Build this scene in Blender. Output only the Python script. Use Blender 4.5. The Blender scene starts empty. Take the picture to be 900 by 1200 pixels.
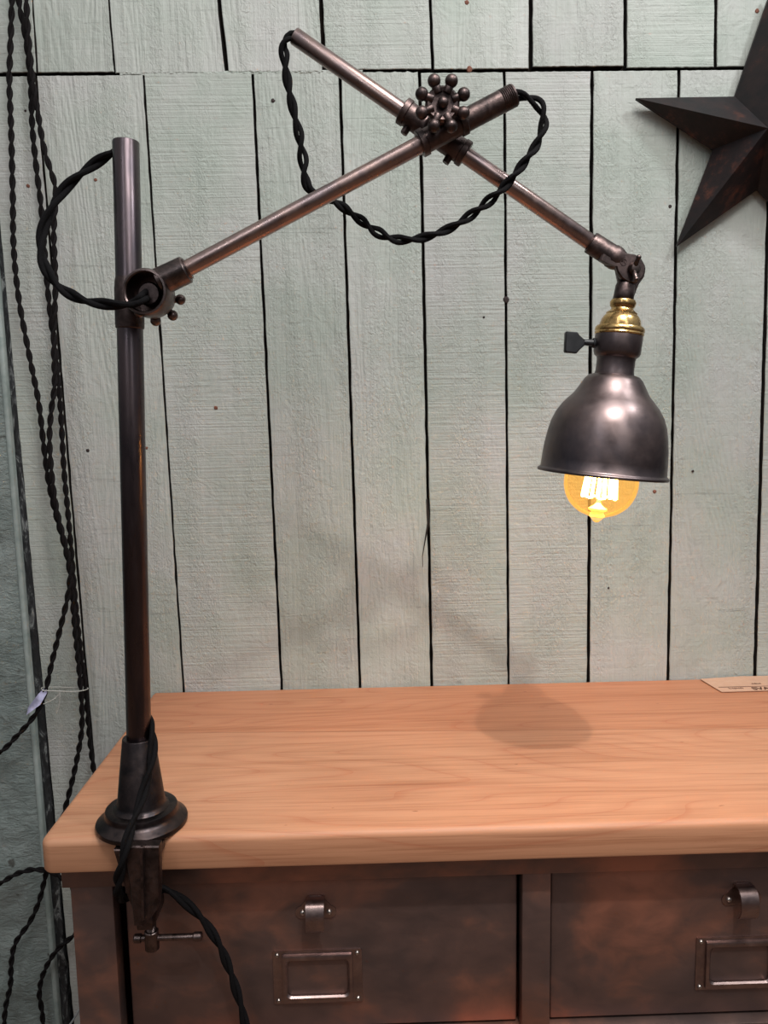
import bpy, bmesh, math, random
from math import sin, cos, pi, radians, sqrt, atan2
from mathutils import Vector, Matrix, noise
random.seed(7)
D = bpy.data
COL = bpy.context.scene.collection
SC = bpy.context.scene

# ---------------------------------------------------------------- camera
FPX = 900.0
CAM = Vector((0, 0, 1.245))
_p, _r, _y = radians(7.0), radians(1.0), radians(1.2)
FW = Vector((sin(_y)*cos(_p), cos(_y)*cos(_p), -sin(_p)))
_R0 = Vector((cos(_y), -sin(_y), 0)); _U0 = _R0.cross(FW)
RT = _R0*cos(_r) - _U0*sin(_r); UP = _U0*cos(_r) + _R0*sin(_r)
cd = D.cameras.new('camera'); cam = D.objects.new('camera', cd); COL.objects.link(cam)
cd.sensor_fit = 'VERTICAL'; cd.sensor_height = 36; cd.lens = FPX/1200*36
cd.clip_start = 0.01; cd.clip_end = 60
m3 = Matrix((RT, UP, -FW)).transposed()
cam.matrix_world = Matrix.Translation(CAM) @ m3.to_4x4()
SC.camera = cam

def at(px, py, Y):            # world point seen at photo pixel (px,py) on the depth plane y=Y
    d = FW + RT*((px-450)/FPX) - UP*((py-600)/FPX)
    return CAM + d*(Y/d.y)
def onz(px, py, Z):
    d = FW + RT*((px-450)/FPX) - UP*((py-600)/FPX)
    return CAM + d*((Z-CAM.z)/d.z)

# ---------------------------------------------------------------- view, world, lights
vs = SC.view_settings
vs.view_transform = 'Standard'; vs.look = 'None'; vs.gamma = 1; vs.exposure = 0.0
vs.use_curve_mapping = False
SC.display_settings.display_device = 'sRGB'

W = D.worlds.new('room_light'); SC.world = W; W.use_nodes = True
nt = W.node_tree; nt.nodes.clear()
wo = nt.nodes.new('ShaderNodeOutputWorld'); bg = nt.nodes.new('ShaderNodeBackground')
tc = nt.nodes.new('ShaderNodeTexCoord'); sp = nt.nodes.new('ShaderNodeSeparateXYZ')
cr = nt.nodes.new('ShaderNodeValToRGB'); mr = nt.nodes.new('ShaderNodeMapRange')
mr.inputs[1].default_value = -1; mr.inputs[2].default_value = 1
nt.links.new(tc.outputs['Generated'], sp.inputs[0]); nt.links.new(sp.outputs[2], mr.inputs[0])
nt.links.new(mr.outputs[0], cr.inputs[0]); nt.links.new(cr.outputs[0], bg.inputs[0]); nt.links.new(bg.outputs[0], wo.inputs[0])
e = cr.color_ramp.elements
e[0].position = 0.0; e[0].color = (0.10, 0.07, 0.055, 1)
e[1].position = 1.0; e[1].color = (0.98, 1.0, 0.98, 1)
for p_, c_ in ((0.40, (0.12, 0.09, 0.08, 1)), (0.52, (0.27, 0.265, 0.27, 1)), (0.68, (0.62, 0.66, 0.70, 1))):
    n_ = e.new(p_); n_.color = c_
bg.inputs[1].default_value = 0.50

def light(name, kind, loc, target, power, color, size=0.1, sizey=None):
    l = D.lights.new(name, kind); l.energy = power; l.color = color
    if kind == 'AREA':
        l.size = size
        if sizey: l.shape = 'RECTANGLE'; l.size_y = sizey
        else: l.shape = 'DISK'
    else: l.shadow_soft_size = size
    o = D.objects.new(name, l); COL.objects.link(o); o.location = loc
    o.rotation_euler = (Vector(target)-Vector(loc)).to_track_quat('-Z', 'Y').to_euler()
    return o
kp_ = light('ceiling_spot_front', 'SPOT', (0.31, -0.37, 2.90), (0.22, 0.97, 0.80), 108, (1.0, 0.95, 0.90), 0.03)
kp_.data.spot_size = radians(30); kp_.data.spot_blend = 1.0
light('added_wall_fill', 'AREA', (0.42, -0.15, 2.95), (0.25, 1.24, 1.5), 28, (1.0, 0.99, 0.97), 0.9)  # added broad soft fill for the plank wall, stands for no known fixture
light('ceiling_lamp_right', 'AREA', (1.25, 0.30, 2.75), (0.3, 1.2, 1.3), 12, (0.93, 0.98, 1.0), 0.22)
light('ceiling_tube_left', 'AREA', (-0.75, -0.9, 2.8), (0.0, 1.2, 1.2), 8, (0.88, 0.94, 1.0), 0.16, 1.9)
light('ceiling_tube_right', 'AREA', (0.9, -1.2, 2.7), (0.2, 1.2, 1.2), 9, (0.93, 0.98, 1.0), 0.2, 1.6)

# ---------------------------------------------------------------- helpers
def obj(name, bm, mat, parent=None, smooth=False, kind=None, label=None, loc=None, auto=None):
    me = D.meshes.new(name)
    if loc is not None: bmesh.ops.translate(bm, verts=bm.verts, vec=-Vector(loc))
    bmesh.ops.recalc_face_normals(bm, faces=bm.faces)
    bm.to_mesh(me); bm.free()
    o = D.objects.new(name, me); COL.objects.link(o)
    if loc is not None: o.location = loc
    for mt in (mat if isinstance(mat, (list, tuple)) else [mat]): me.materials.append(mt)
    if smooth or auto:
        me.polygons.foreach_set('use_smooth', [True]*len(me.polygons))
        if auto is None: auto = 40
        bm2 = bmesh.new(); bm2.from_mesh(me)
        for ed in bm2.edges:
            if len(ed.link_faces) == 2 and ed.calc_face_angle(0) > radians(auto): ed.smooth = False
        bm2.to_mesh(me); bm2.free()
    if parent is not None:
        o.parent = parent
        o.matrix_parent_inverse = Matrix.Identity(4)
        o.location = Vector(o.location) - chain(parent)
    if kind: o['kind'] = kind
    if label: o['label'] = label
    return o
def chain(p):
    v = Vector((0, 0, 0))
    while p is not None: v += Vector(p.location); p = p.parent
    return v
def thing(name, label, cat, loc, group=None):
    o = D.objects.new(name, None); COL.objects.link(o); o.location = loc
    o.empty_display_size = 0.02
    o['label'] = label; o['category'] = cat
    if group: o['group'] = group
    return o
def tag(o, label, cat, group=None):
    o['label'] = label; o['category'] = cat
    if group: o['group'] = group
    return o

def frame(ax):
    ax = Vector(ax).normalized()
    h = Vector((0, 0, 1)) if abs(ax.z) < 0.9 else Vector((1, 0, 0))
    u = ax.cross(h).normalized(); v = ax.cross(u).normalized()
    return u, v, ax
def lathe(bm, prof, origin, ax, n=40, closed=False, mi=0):
    u, v, w = frame(ax); origin = Vector(origin); rings = []
    for r, t in prof:
        if r < 1e-6: rings.append([bm.verts.new(origin+w*t)])
        else: rings.append([bm.verts.new(origin+w*t+u*(r*cos(2*pi*k/n))+v*(r*sin(2*pi*k/n))) for k in range(n)])
    prs = list(zip(rings, rings[1:]))
    if closed: prs.append((rings[-1], rings[0]))
    for a, b in prs:
        for k in range(n):
            k2 = (k+1) % n
            if len(a) == 1 and len(b) == 1: continue
            if len(a) == 1: f = bm.faces.new((a[0], b[k], b[k2]))
            elif len(b) == 1: f = bm.faces.new((a[k], a[k2], b[0]))
            else: f = bm.faces.new((a[k], a[k2], b[k2], b[k]))
            f.material_index = mi
    return bm
def cyl(bm, a, b, r, r2=None, n=28, ch=None):
    a, b = Vector(a), Vector(b); L = (b-a).length; r2 = r if r2 is None else r2
    ch = min(r, r2)*0.12 if ch is None else ch
    return lathe(bm, [(0, 0), (r-ch, 0), (r, ch), (r2, L-ch), (r2-ch, L), (0, L)], a, b-a, n)
def pipe(bm, a, b, r, wall=0.0015, n=32):
    a, b = Vector(a), Vector(b); L = (b-a).length
    return lathe(bm, [(r, 0.0006), (r, L-0.0006), (r-0.0004, L), (r-wall, L), (r-wall, 0), (r-0.0004, 0)], a, b-a, n, closed=True)
def ball(bm, c, r, n=16, sq=1.0):
    pr = [(r*sin(pi*i/n), -r*cos(pi*i/n)*sq) for i in range(n+1)]
    pr[0] = (0, -r*sq); pr[-1] = (0, r*sq)
    return lathe(bm, pr, c, (0, 0, 1), n*2)
def box(bm, lo, hi, bev=0.0, seg=2):
    r = bmesh.ops.create_cube(bm, size=1.0); vsl = r['verts']
    lo, hi = Vector(lo), Vector(hi); c = (lo+hi)/2; s = hi-lo
    for v in vsl: v.co = Vector((v.co.x*s.x+c.x, v.co.y*s.y+c.y, v.co.z*s.z+c.z))
    if bev:
        ed = list({e_ for v in vsl for e_ in v.link_edges})
        bmesh.ops.bevel(bm, geom=ed, offset=bev, segments=seg, affect='EDGES', profile=0.5)
    return bm
def prism(bm, pts, dvec, bev=0.0):
    """extrude polygon pts (3-D, planar) by dvec, with chamfered first face"""
    dv = Vector(dvec); pts = [Vector(p) for p in pts]; n = len(pts)
    c = sum(pts, Vector())/n
    loops = []
    if bev:
        loops.append([p+(c-p).normalized()*bev for p in pts]); loops.append([p+dv.normalized()*bev for p in pts])
        loops.append([p+dv-dv.normalized()*bev for p in pts]); loops.append([p+(c-p).normalized()*bev+dv for p in pts])
    else: loops = [pts, [p+dv for p in pts]]
    lv = [[bm.verts.new(p) for p in L] for L in loops]
    bm.faces.new(lv[0]); bm.faces.new(lv[-1])
    for a, b in zip(lv, lv[1:]):
        for k in range(n): bm.faces.new((a[k], a[(k+1) % n], b[(k+1) % n], b[k]))
    return bm
def catmull(pts, step):
    P = [Vector(p) for p in pts]; P = [P[0]*2-P[1]] + P + [P[-1]*2-P[-2]]; out = []
    for i in range(1, len(P)-2):
        p0, p1, p2, p3 = P[i-1:i+3]; n = max(2, int((p2-p1).length/step))
        for k in range(n):
            t = k/n
            out.append(0.5*((2*p1)+(p2-p0)*t+(2*p0-5*p1+4*p2-p3)*t*t+(3*p1-p0-3*p2+p3)*t**3))
    out.append(P[-2]); return out
def sweep(bm, path, rad, n=8, off=None, caps=True):
    """tube along path; off(s)->(radial offset, angle) spirals it"""
    ring_prev = None; t0 = (path[1]-path[0]).normalized(); u = frame(t0)[0]; s = 0
    rings = []
    for i, p in enumerate(path):
        t = (path[min(i+1, len(path)-1)]-path[max(i-1, 0)]).normalized()
        u = (u - t*u.dot(t)).normalized(); v = t.cross(u)
        if i: s += (p-path[i-1]).length
        c = p
        if off:
            ro, an = off(s); c = p + u*(ro*cos(an)) + v*(ro*sin(an))
        r = rad(s) if callable(rad) else rad
        rings.append([bm.verts.new(c+u*(r*cos(2*pi*k/n))+v*(r*sin(2*pi*k/n))) for k in range(n)])
    for a, b in zip(rings, rings[1:]):
        for k in range(n): bm.faces.new((a[k], a[(k+1) % n], b[(k+1) % n], b[k]))
    if caps: bm.faces.new(rings[0]); bm.faces.new(list(reversed(rings[-1])))
    return bm
def twisted(pts, r=0.0026, pitch=0.044, step=0.0025, ph=0.0, loose=0.0):
    bm = bmesh.new(); path = catmull(pts, step)
    for k in (0, 1):
        sweep(bm, path, r, 9, lambda s, k=k: (r*(0.92+loose*max(0, sin(s*55+1))), 2*pi*s/pitch + pi*k + ph + 0.35*sin(s*31)))
    return bm

# ---------------------------------------------------------------- materials
class NT:
    def __init__(s, name):
        s.m = D.materials.new(name); s.m.use_nodes = True; s.t = s.m.node_tree; s.n = s.t.nodes
        s.b = s.n['Principled BSDF']; s.tc = s.n.new('ShaderNodeTexCoord'); s.o = s.tc.outputs['Object']
    def L(s, a, b): s.t.links.new(a, b)
    def mapv(s, scale=(1, 1, 1), loc=None, rot=None, src=None):
        n = s.n.new('ShaderNodeMapping'); n.inputs['Scale'].default_value = scale
        if rot: n.inputs['Rotation'].default_value = rot
        if loc is not None:
            if hasattr(loc, 'default_value'): s.L(loc, n.inputs['Location'])
            else: n.inputs['Location'].default_value = loc
        s.L(src or s.o, n.inputs[0]); return n.outputs[0]
    def noise(s, vec, scale=1, det=4, rough=0.55, dist=0.0):
        n = s.n.new('ShaderNodeTexNoise'); n.inputs['Scale'].default_value = scale; n.inputs['Detail'].default_value = det
        n.inputs['Roughness'].default_value = rough; n.inputs['Distortion'].default_value = dist
        s.L(vec, n.inputs['Vector']); return n.outputs[0]
    def math(s, op, a, b=None, c=None, clamp=False):
        n = s.n.new('ShaderNodeMath'); n.operation = op; n.use_clamp = clamp
        for i, x in enumerate((a, b, c)):
            if x is None: continue
            if hasattr(x, 'default_value'): s.L(x, n.inputs[i])
            else: n.inputs[i].default_value = x
        return n.outputs[0]
    def mix(s, fac, a, b, mode='MIX'):
        n = s.n.new('ShaderNodeMix'); n.data_type = 'RGBA'; n.blend_type = mode
        for i, x in ((0, fac), (6, a), (7, b)):
            if hasattr(x, 'default_value'): s.L(x, n.inputs[i])
            else: n.inputs[i].default_value = x if i == 0 else (x[0], x[1], x[2], 1)
        return n.outputs[2]
    def ramp(s, v, stops):
        n = s.n.new('ShaderNodeValToRGB'); els = n.color_ramp.elements
        els[0].position = stops[0][0]; els[0].color = (*stops[0][1], 1); els[1].position = stops[-1][0]; els[1].color = (*stops[-1][1], 1)
        for p, c in stops[1:-1]: q = els.new(p); q.color = (*c, 1)
        s.L(v, n.inputs[0]); return n.outputs[0]
    def bump(s, h, strength=0.5, dist=0.001, prev=None):
        n = s.n.new('ShaderNodeBump'); n.inputs['Strength'].default_value = strength; n.inputs['Distance'].default_value = dist
        s.L(h, n.inputs['Height'])
        if prev: s.L(prev, n.inputs['Normal'])
        return n.outputs[0]
    def rnd(s):
        g = s.n.new('ShaderNodeNewGeometry'); return g.outputs['Random Per Island']
    def fin(s, col=None, rough=None, metal=None, normal=None):
        for k, x in (('Base Color', col), ('Roughness', rough), ('Metallic', metal), ('Normal', normal)):
            if x is None: continue
            if hasattr(x, 'default_value'): s.L(x, s.b.inputs[k])
            else: s.b.inputs[k].default_value = (*x, 1) if k == 'Base Color' else x
        return s.m
G = lambda v: (v, v, v)

def mat_paint():
    s = NT('painted_planks'); r = s.rnd()
    cx = s.n.new('ShaderNodeCombineXYZ')
    s.L(s.math('MULTIPLY', r, 37.0), cx.inputs[0]); s.L(s.math('MULTIPLY', r, 71.0), cx.inputs[2])
    add = s.n.new('ShaderNodeVectorMath'); add.operation = 'ADD'; s.L(s.o, add.inputs[0]); s.L(cx.outputs[0], add.inputs[1])
    v = add.outputs[0]
    cloud = s.noise(s.mapv((1, 1, 1), src=v), 5.0, 4, 0.6)
    cloud2 = s.noise(s.mapv((1, 1, 0.5), src=v), 16.0, 5, 0.6)
    col = s.ramp(cloud, [(0.36, (0.375, 0.405, 0.358)), (0.50, (0.420, 0.434, 0.394)), (0.66, (0.462, 0.455, 0.430))])
    col = s.mix(0.5, col, s.ramp(cloud2, [(0.3, G(0.90)), (0.7, G(1.06))]), 'MULTIPLY')
    col = s.mix(1.0, col, s.ramp(r, [(0.0, G(0.93)), (1.0, G(1.03))]), 'MULTIPLY')
    # saw marks across the board and brush/grain lines along it
    hz = s.noise(s.mapv((5, 5, 300), src=v), 1, 3, 0.6, 0.2)
    hz2 = s.noise(s.mapv((6, 6, 190), src=v), 1, 3, 0.5, 0.3)
    vt = s.noise(s.mapv((170, 170, 5.5), src=v), 1, 3, 0.6, 0.8)
    vt2 = s.noise(s.mapv((50, 50, 3.0), src=v), 1, 4, 0.6, 1.2)
    dab = s.noise(s.mapv((1, 1, 0.6), src=v), 170, 4, 0.6, 1.4); dab2 = s.noise(v, 38, 4, 0.6, 1.5)
    band = s.ramp(s.noise(s.mapv((24, 24, 2.5), src=v), 1, 2, 0.5), [(0.42, G(0.15)), (0.62, G(1.0))])
    # grain cathedral contours
    low = s.noise(s.mapv((9, 9, 1.6), src=v), 1, 1, 0.4, 0.4)
    rings = s.math('SINE', s.math('MULTIPLY', low, 150.0))
    sel = s.math('GREATER_THAN', s.math('FRACT', s.math('MULTIPLY', r, 7.31)), 0.55)
    area = s.math('MULTIPLY', sel, 1.0)
    inv = s.math('SUBTRACT', 1.0, area)
    h = s.math('MULTIPLY', hz, s.math('MULTIPLY_ADD', inv, 0.6, 0.3))
    h = s.math('ADD', h, s.math('MULTIPLY', vt, s.math('MULTIPLY', area, 1.0)))
    h = s.math('ADD', h, s.math('MULTIPLY', vt2, s.math('MULTIPLY', area, 1.2)))
    h = s.math('ADD', h, s.math('MULTIPLY', rings, s.math('MULTIPLY_ADD', area, 0.10, 0.03)))
    h = s.math('ADD', h, s.math('MULTIPLY', s.math('MULTIPLY', dab, band), 1.7))
    h = s.math('ADD', h, s.math('MULTIPLY', dab2, 1.1))
    crk = s.math('LESS_THAN', hz2, 0.30)                 # fine cracks across the boards
    h = s.math('SUBTRACT', h, s.math('MULTIPLY', crk, 0.5))
    nb = s.bump(h, 0.80, 0.0018)
    streak = s.ramp(hz2, [(0.27, G(0.72)), (0.33, G(1.0))])
    col = s.mix(0.30, col, streak, 'MULTIPLY')
    return s.fin(col, 0.62, 0.0, nb)

def mat_gap():
    s = NT('dark_wall_cavity'); n = s.noise(s.o, 60, 4)
    return s.fin(s.ramp(n, [(0.3, (0.006, 0.004, 0.003)), (0.8, (0.03, 0.018, 0.012))]), 0.95)

def mat_plaster():
    s = NT('rough_painted_plaster')
    a = s.noise(s.o, 14, 6, 0.65, 0.5); b = s.noise(s.mapv((1, 1, 2.4)), 55, 6, 0.65, 0.9)
    col = s.ramp(a, [(0.30, (0.17, 0.205, 0.195)), (0.5, (0.225, 0.26, 0.245)), (0.75, (0.29, 0.32, 0.305))])
    pit = s.noise(s.o, 34, 3, 0.5); col = s.mix(1, col, s.ramp(pit, [(0.27, (0.35, 0.3, 0.28)), (0.33, G(1))]), 'MULTIPLY')
    return s.fin(col, 0.8, 0, s.bump(s.math('ADD', s.math('MULTIPLY', a, 0.6), b), 0.9, 0.006))

def mat_oak():
    s = NT('oiled_oak'); sx = s.n.new('ShaderNodeSeparateXYZ'); s.L(s.o, sx.inputs[0])
    Y = sx.outputs[1]; X = sx.outputs[0]
    # staves: seam lines run lengthwise, slightly skewed
    yy = s.math('ADD', Y, s.math('MULTIPLY', X, 0.045))
    s1 = s.math('GREATER_THAN', yy, 1.052)
    idx = s1
    cx = s.n.new('ShaderNodeCombineXYZ'); s.L(s.math('MULTIPLY', idx, 3.7), cx.inputs[0]); s.L(s.math('MULTIPLY', idx, 1.3), cx.inputs[1])
    add = s.n.new('ShaderNodeVectorMath'); add.operation = 'ADD'; s.L(s.o, add.inputs[0]); s.L(cx.outputs[0], add.inputs[1]); v = add.outputs[0]
    low = s.noise(s.mapv((0.9, 6.0, 6.0), loc=(0.35, 0.2, 0), src=v), 1, 1.5, 0.45, 0.35)
    ph = s.math('MULTIPLY', low, 26.0)
    saw = s.math('FRACT', ph)
    ring = s.ramp(saw, [(0.0, (0.455, 0.185, 0.098)), (0.12, (0.50, 0.236, 0.132)), (0.55, (0.52, 0.250, 0.140)), (1.0, (0.48, 0.220, 0.122))])
    fib = s.noise(s.mapv((7, 330, 330), src=v), 1, 4, 0.6, 0.1)
    fib2 = s.noise(s.mapv((2.0, 60, 60), src=v), 1, 4, 0.65, 0.3)
    cloud = s.noise(s.mapv((2.5, 7, 7), src=v), 1, 3, 0.5)
    col = s.mix(0.65, ring, s.ramp(fib2, [(0.30, (0.72, 0.62, 0.55)), (0.5, G(1)), (0.72, (1.08, 1.10, 1.12))]), 'MULTIPLY')
    col = s.mix(0.5, col, s.ramp(fib, [(0.32, (0.66, 0.58, 0.5)), (0.50, G(1.02))]), 'MULTIPLY')
    col = s.mix(0.6, col, s.ramp(cloud, [(0.3, (1.0, 0.90, 0.82)), (0.7, (1.02, 1.06, 1.06))]), 'MULTIPLY')
    col = s.mix(1.0, col, s.mix(idx, (1.0, 1.0, 1.0), (0.93, 0.82, 0.76)), 'MULTIPLY')
    pore = s.noise(s.mapv((34, 150, 150), src=v), 1, 2, 0.5)
    col = s.mix(1.0, col, s.ramp(pore, [(0.215, (0.35, 0.22, 0.15)), (0.25, G(1))]), 'MULTIPLY')
    seam = s.math('COMPARE', yy, 1.052, 0.0008)
    col = s.mix(s.math('MULTIPLY', seam, 0.6), col, (0.20, 0.07, 0.03))
    h = s.math('ADD', s.math('MULTIPLY', fib, 0.6), s.math('MULTIPLY', fib2, 0.5))
    return s.fin(col, s.ramp(fib2, [(0.3, G(0.62)), (0.7, G(0.50))]), 0, s.bump(h, 0.25, 0.0006))

def mat_cabinet():
    s = NT('patinated_steel'); r = s.rnd()
    a = s.noise(s.o, 6.5, 3, 0.55, 0.4); b = s.noise(s.mapv((1, 1, 1.6)), 22, 4, 0.6, 0.5)
    f = s.math('ADD', s.math('MULTIPLY', a, 0.72), s.math('MULTIPLY', b, 0.28))
    col = s.ramp(f, [(0.36, (0.125, 0.088, 0.082)), (0.47, (0.175, 0.11, 0.095)), (0.55, (0.27, 0.135, 0.10)), (0.66, (0.42, 0.18, 0.12))])
    rg = s.ramp(b, [(0.3, G(0.40)), (0.7, G(0.56))])
    return s.fin(col, rg, 0.75, s.bump(s.noise(s.o, 300, 3), 0.06, 0.0005))

def mat_metal(name, c1, c2, rough, metal=1.0, sc=30, stretch=(1, 1, 1), bump=0.05, pos=(0.35, 0.65)):
    s = NT(name); a = s.noise(s.mapv(stretch), sc, 5, 0.6, 0.6); b = s.noise(s.mapv(stretch), sc*4, 3, 0.6)
    return s.fin(s.ramp(a, [(pos[0], c1), (pos[1], c2)]), s.ramp(b, [(0.3, G(rough*0.8)), (0.7, G(rough*1.25))]), metal,
                 s.bump(b, bump, 0.0006))

def mat_star():
    s = NT('rusty_dark_tin'); a = s.noise(s.o, 9, 6, 0.7, 0.8); b = s.noise(s.o, 45, 5, 0.7)
    f = s.math('ADD', s.math('MULTIPLY', a, 0.6), s.math('MULTIPLY', b, 0.4))
    col = s.ramp(f, [(0.42, (0.008, 0.0065, 0.0075)), (0.54, (0.018, 0.010, 0.010)), (0.62, (0.07, 0.024, 0.016)), (0.72, (0.22, 0.08, 0.035))])
    s.b.inputs['Specular IOR Level'].default_value = 0.3
    return s.fin(col, 0.55, 0.1, s.bump(b, 0.3, 0.001))

def mat_cloth(name, c, k=1400):
    s = NT(name); w = s.noise(s.o, k, 2); s.b.inputs['Specular IOR Level'].default_value = 0.12
    return s.fin(s.ramp(w, [(0.35, tuple(x*0.6 for x in c)), (0.65, tuple(x*1.5 for x in c))]), 0.85, 0, s.bump(w, 0.6, 0.0006))

M = {}
M['paint'] = mat_paint(); M['gap'] = mat_gap(); M['plaster'] = mat_plaster(); M['oak'] = mat_oak(); M['cab'] = mat_cabinet()
M['star'] = mat_star()
M['pole'] = mat_metal('bronzed_pole_steel', (0.050, 0.043, 0.050), (0.105, 0.078, 0.080), 0.30, stretch=(1, 1, 0.2), bump=0.02)
M['arm'] = mat_metal('coppery_tube_steel', (0.25, 0.19, 0.19), (0.38, 0.26, 0.225), 0.30, sc=22, bump=0.0)
M['cast'] = mat_metal('cast_iron', (0.045, 0.035, 0.034), (0.12, 0.085, 0.08), 0.42, sc=60, bump=0.35)
M['knob'] = mat_metal('dull_knob_iron', (0.07, 0.055, 0.052), (0.17, 0.12, 0.11), 0.33, sc=60, bump=0.2)
M['basem'] = mat_metal('dark_base_iron', (0.030, 0.026, 0.028), (0.075, 0.055, 0.052), 0.36, sc=40, bump=0.06)
M['shade'] = mat_metal('smoked_bronze_shade', (0.080, 0.070, 0.080), (0.175, 0.130, 0.125), 0.37, sc=14, bump=0.0)
M['inner'] = mat_metal('shade_lining', (0.5, 0.42, 0.36), (0.6, 0.5, 0.42), 0.5, metal=0.3)
M['brass'] = mat_metal('aged_brass', (0.42, 0.25, 0.10), (0.72, 0.48, 0.20), 0.25, sc=60)
M['bright'] = mat_metal('rivet_steel', (0.35, 0.31, 0.29), (0.5, 0.45, 0.42), 0.3)
M['bake'] = mat_metal('black_switch_plastic', (0.008, 0.008, 0.009), (0.014, 0.014, 0.016), 0.4, metal=0)
M['cord'] = mat_cloth('black_braided_cloth', (0.0050, 0.0043, 0.0048))
M['cordwall'] = mat_cloth('brown_black_braided_cloth', (0.009, 0.0072, 0.0075))
M['string'] = mat_cloth('white_string', (0.5, 0.48, 0.44))
M['tag'] = mat_cloth('lilac_tag_paper', (0.42, 0.40, 0.56), 60)
M['kraft'] = mat_metal('kraft_card', (0.52, 0.30, 0.20), (0.56, 0.33, 0.22), 0.7, metal=0)
M['ink'] = mat_cloth('brown_ink', (0.10, 0.045, 0.03), 50)
M['rust'] = mat_metal('rusty_nail', (0.13, 0.045, 0.03), (0.26, 0.11, 0.07), 0.8, metal=0.2, sc=300)
M['hole'] = mat_metal('old_nail_hole', (0.02, 0.014, 0.013), (0.05, 0.03, 0.028), 0.8, metal=0.2, sc=300)
M['wire'] = mat_metal('grey_cable', (0.30, 0.32, 0.33), (0.4, 0.42, 0.42), 0.5, metal=0)
def mat_floor():
    s = NT('worn_brown_floorboards'); b = s.n.new('ShaderNodeTexBrick'); b.inputs['Scale'].default_value = 3
    b.inputs['Color1'].default_value = (0.20, 0.11, 0.07, 1); b.inputs['Color2'].default_value = (0.26, 0.15, 0.09, 1)
    b.inputs['Mortar'].default_value = (0.03, 0.02, 0.015, 1); b.inputs['Mortar Size'].default_value = 0.006; s.L(s.o, b.inputs[0])
    return s.fin(b.outputs[0], 0.6)
M['floor'] = mat_floor()
def mat_pipe():
    s = NT('chipped_black_batten'); a = s.noise(s.mapv((1, 1, 0.35)), 60, 5, 0.75, 0.8)
    col = s.ramp(a, [(0.46, (0.010, 0.010, 0.011)), (0.55, (0.035, 0.036, 0.038)), (0.64, (0.25, 0.26, 0.25))])
    return s.fin(col, 0.7, 0, s.bump(a, 0.8, 0.003))
M['batten'] = mat_pipe()
M['strip'] = mat_metal('painted_strip', (0.25, 0.30, 0.28), (0.36, 0.40, 0.38), 0.6, metal=0, sc=40)
def mat_glass():
    m = D.materials.new('amber_bulb_glass'); m.use_nodes = True; t = m.node_tree; t.nodes.clear()
    o = t.nodes.new('ShaderNodeOutputMaterial'); tr = t.nodes.new('ShaderNodeBsdfTransparent'); gl = t.nodes.new('ShaderNodeBsdfGlossy')
    em = t.nodes.new('ShaderNodeEmission'); lw = t.nodes.new('ShaderNodeLayerWeight'); mx = t.nodes.new('ShaderNodeMixShader'); ad = t.nodes.new('ShaderNodeAddShader')
    tr.inputs[0].default_value = (0.98, 0.76, 0.40, 1); gl.inputs['Roughness'].default_value = 0.04
    em.inputs[0].default_value = (1.0, 0.54, 0.15, 1); em.inputs[1].default_value = 0.26
    lw.inputs[0].default_value = 0.10
    t.links.new(lw.outputs['Fresnel'], mx.inputs[0]); t.links.new(tr.outputs[0], mx.inputs[1]); t.links.new(gl.outputs[0], mx.inputs[2])
    t.links.new(mx.outputs[0], ad.inputs[0]); t.links.new(em.outputs[0], ad.inputs[1]); t.links.new(ad.outputs[0], o.inputs[0])
    return m
def mat_emit(name, c, st):
    m = D.materials.new(name); m.use_nodes = True; b = m.node_tree.nodes['Principled BSDF']
    b.inputs['Base Color'].default_value = (*c, 1); b.inputs['Emission Color'].default_value = (*c, 1); b.inputs['Emission Strength'].default_value = st
    return m
M['glass'] = mat_glass(); M['fil'] = mat_emit('glowing_filament', (1.0, 0.74, 0.36), 20.0); M['stem'] = mat_emit('lit_glass_stem', (1.0, 0.62, 0.22), 0.85)

# ================================================================ SETTING
WY = 1.24       # front face of the planks
def strip_edge(py): return 0.082*(py-775)+38     # photo x of the left edge of the dark batten
SEAM = 1.768
def lineworld(p1, p2):
    a = at(*p1, WY); b = at(*p2, WY); return lambda z: a.x + (b.x-a.x)*(z-a.z)/(b.z-a.z)
low_lines = [((-17, 90), (38+11, 800), 0.001), ((42, 90), (102, 800), 0.0016), ((168, 90), (215, 808), 0.0013), ((296, 88), (330, 808), 0.0018),
             ((398, 86), (422, 806), 0.0019), ((491.5, 84), (506, 803), 0.0021), ((591, 84), (596, 802), 0.0019), ((694, 84), (689.5, 800), 0.0022),
             ((796, 82), (783, 798), 0.0023), ((905.5, 82), (885, 790), 0.0024), ((1010, 82), (985, 790), 0.002), ((1112, 82), (1082, 790), 0.002),
             ((1220, 82), (1183, 790), 0.002)]
up_lines = [((-62, 84), (-70, 0), 0.002), ((43, 84), (38, 0), 0.0009), ((134, 82), (127, 0), 0.0012), ((265, 80), (256.5, 0), 0.0030), ((380, 83), (376, 0), 0.0028),
            ((507, 82), (504, 0), 0.0020), ((622, 82), (622, 0), 0.0030), ((733, 80), (733, 0), 0.0024), ((838.5, 80), (839, 0), 0.002),
            ((948, 80), (950, 0), 0.002), ((1060, 80), (1063, 0), 0.002), ((1172, 80), (1177, 0), 0.002)]
bmw = bmesh.new()
def jag(seed, s, amp): return amp*(noise.noise(Vector((seed*3.1, s*45, 0)))*1.3 + 0.7*noise.noise(Vector((seed*5.7, s*170, 3))))
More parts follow.
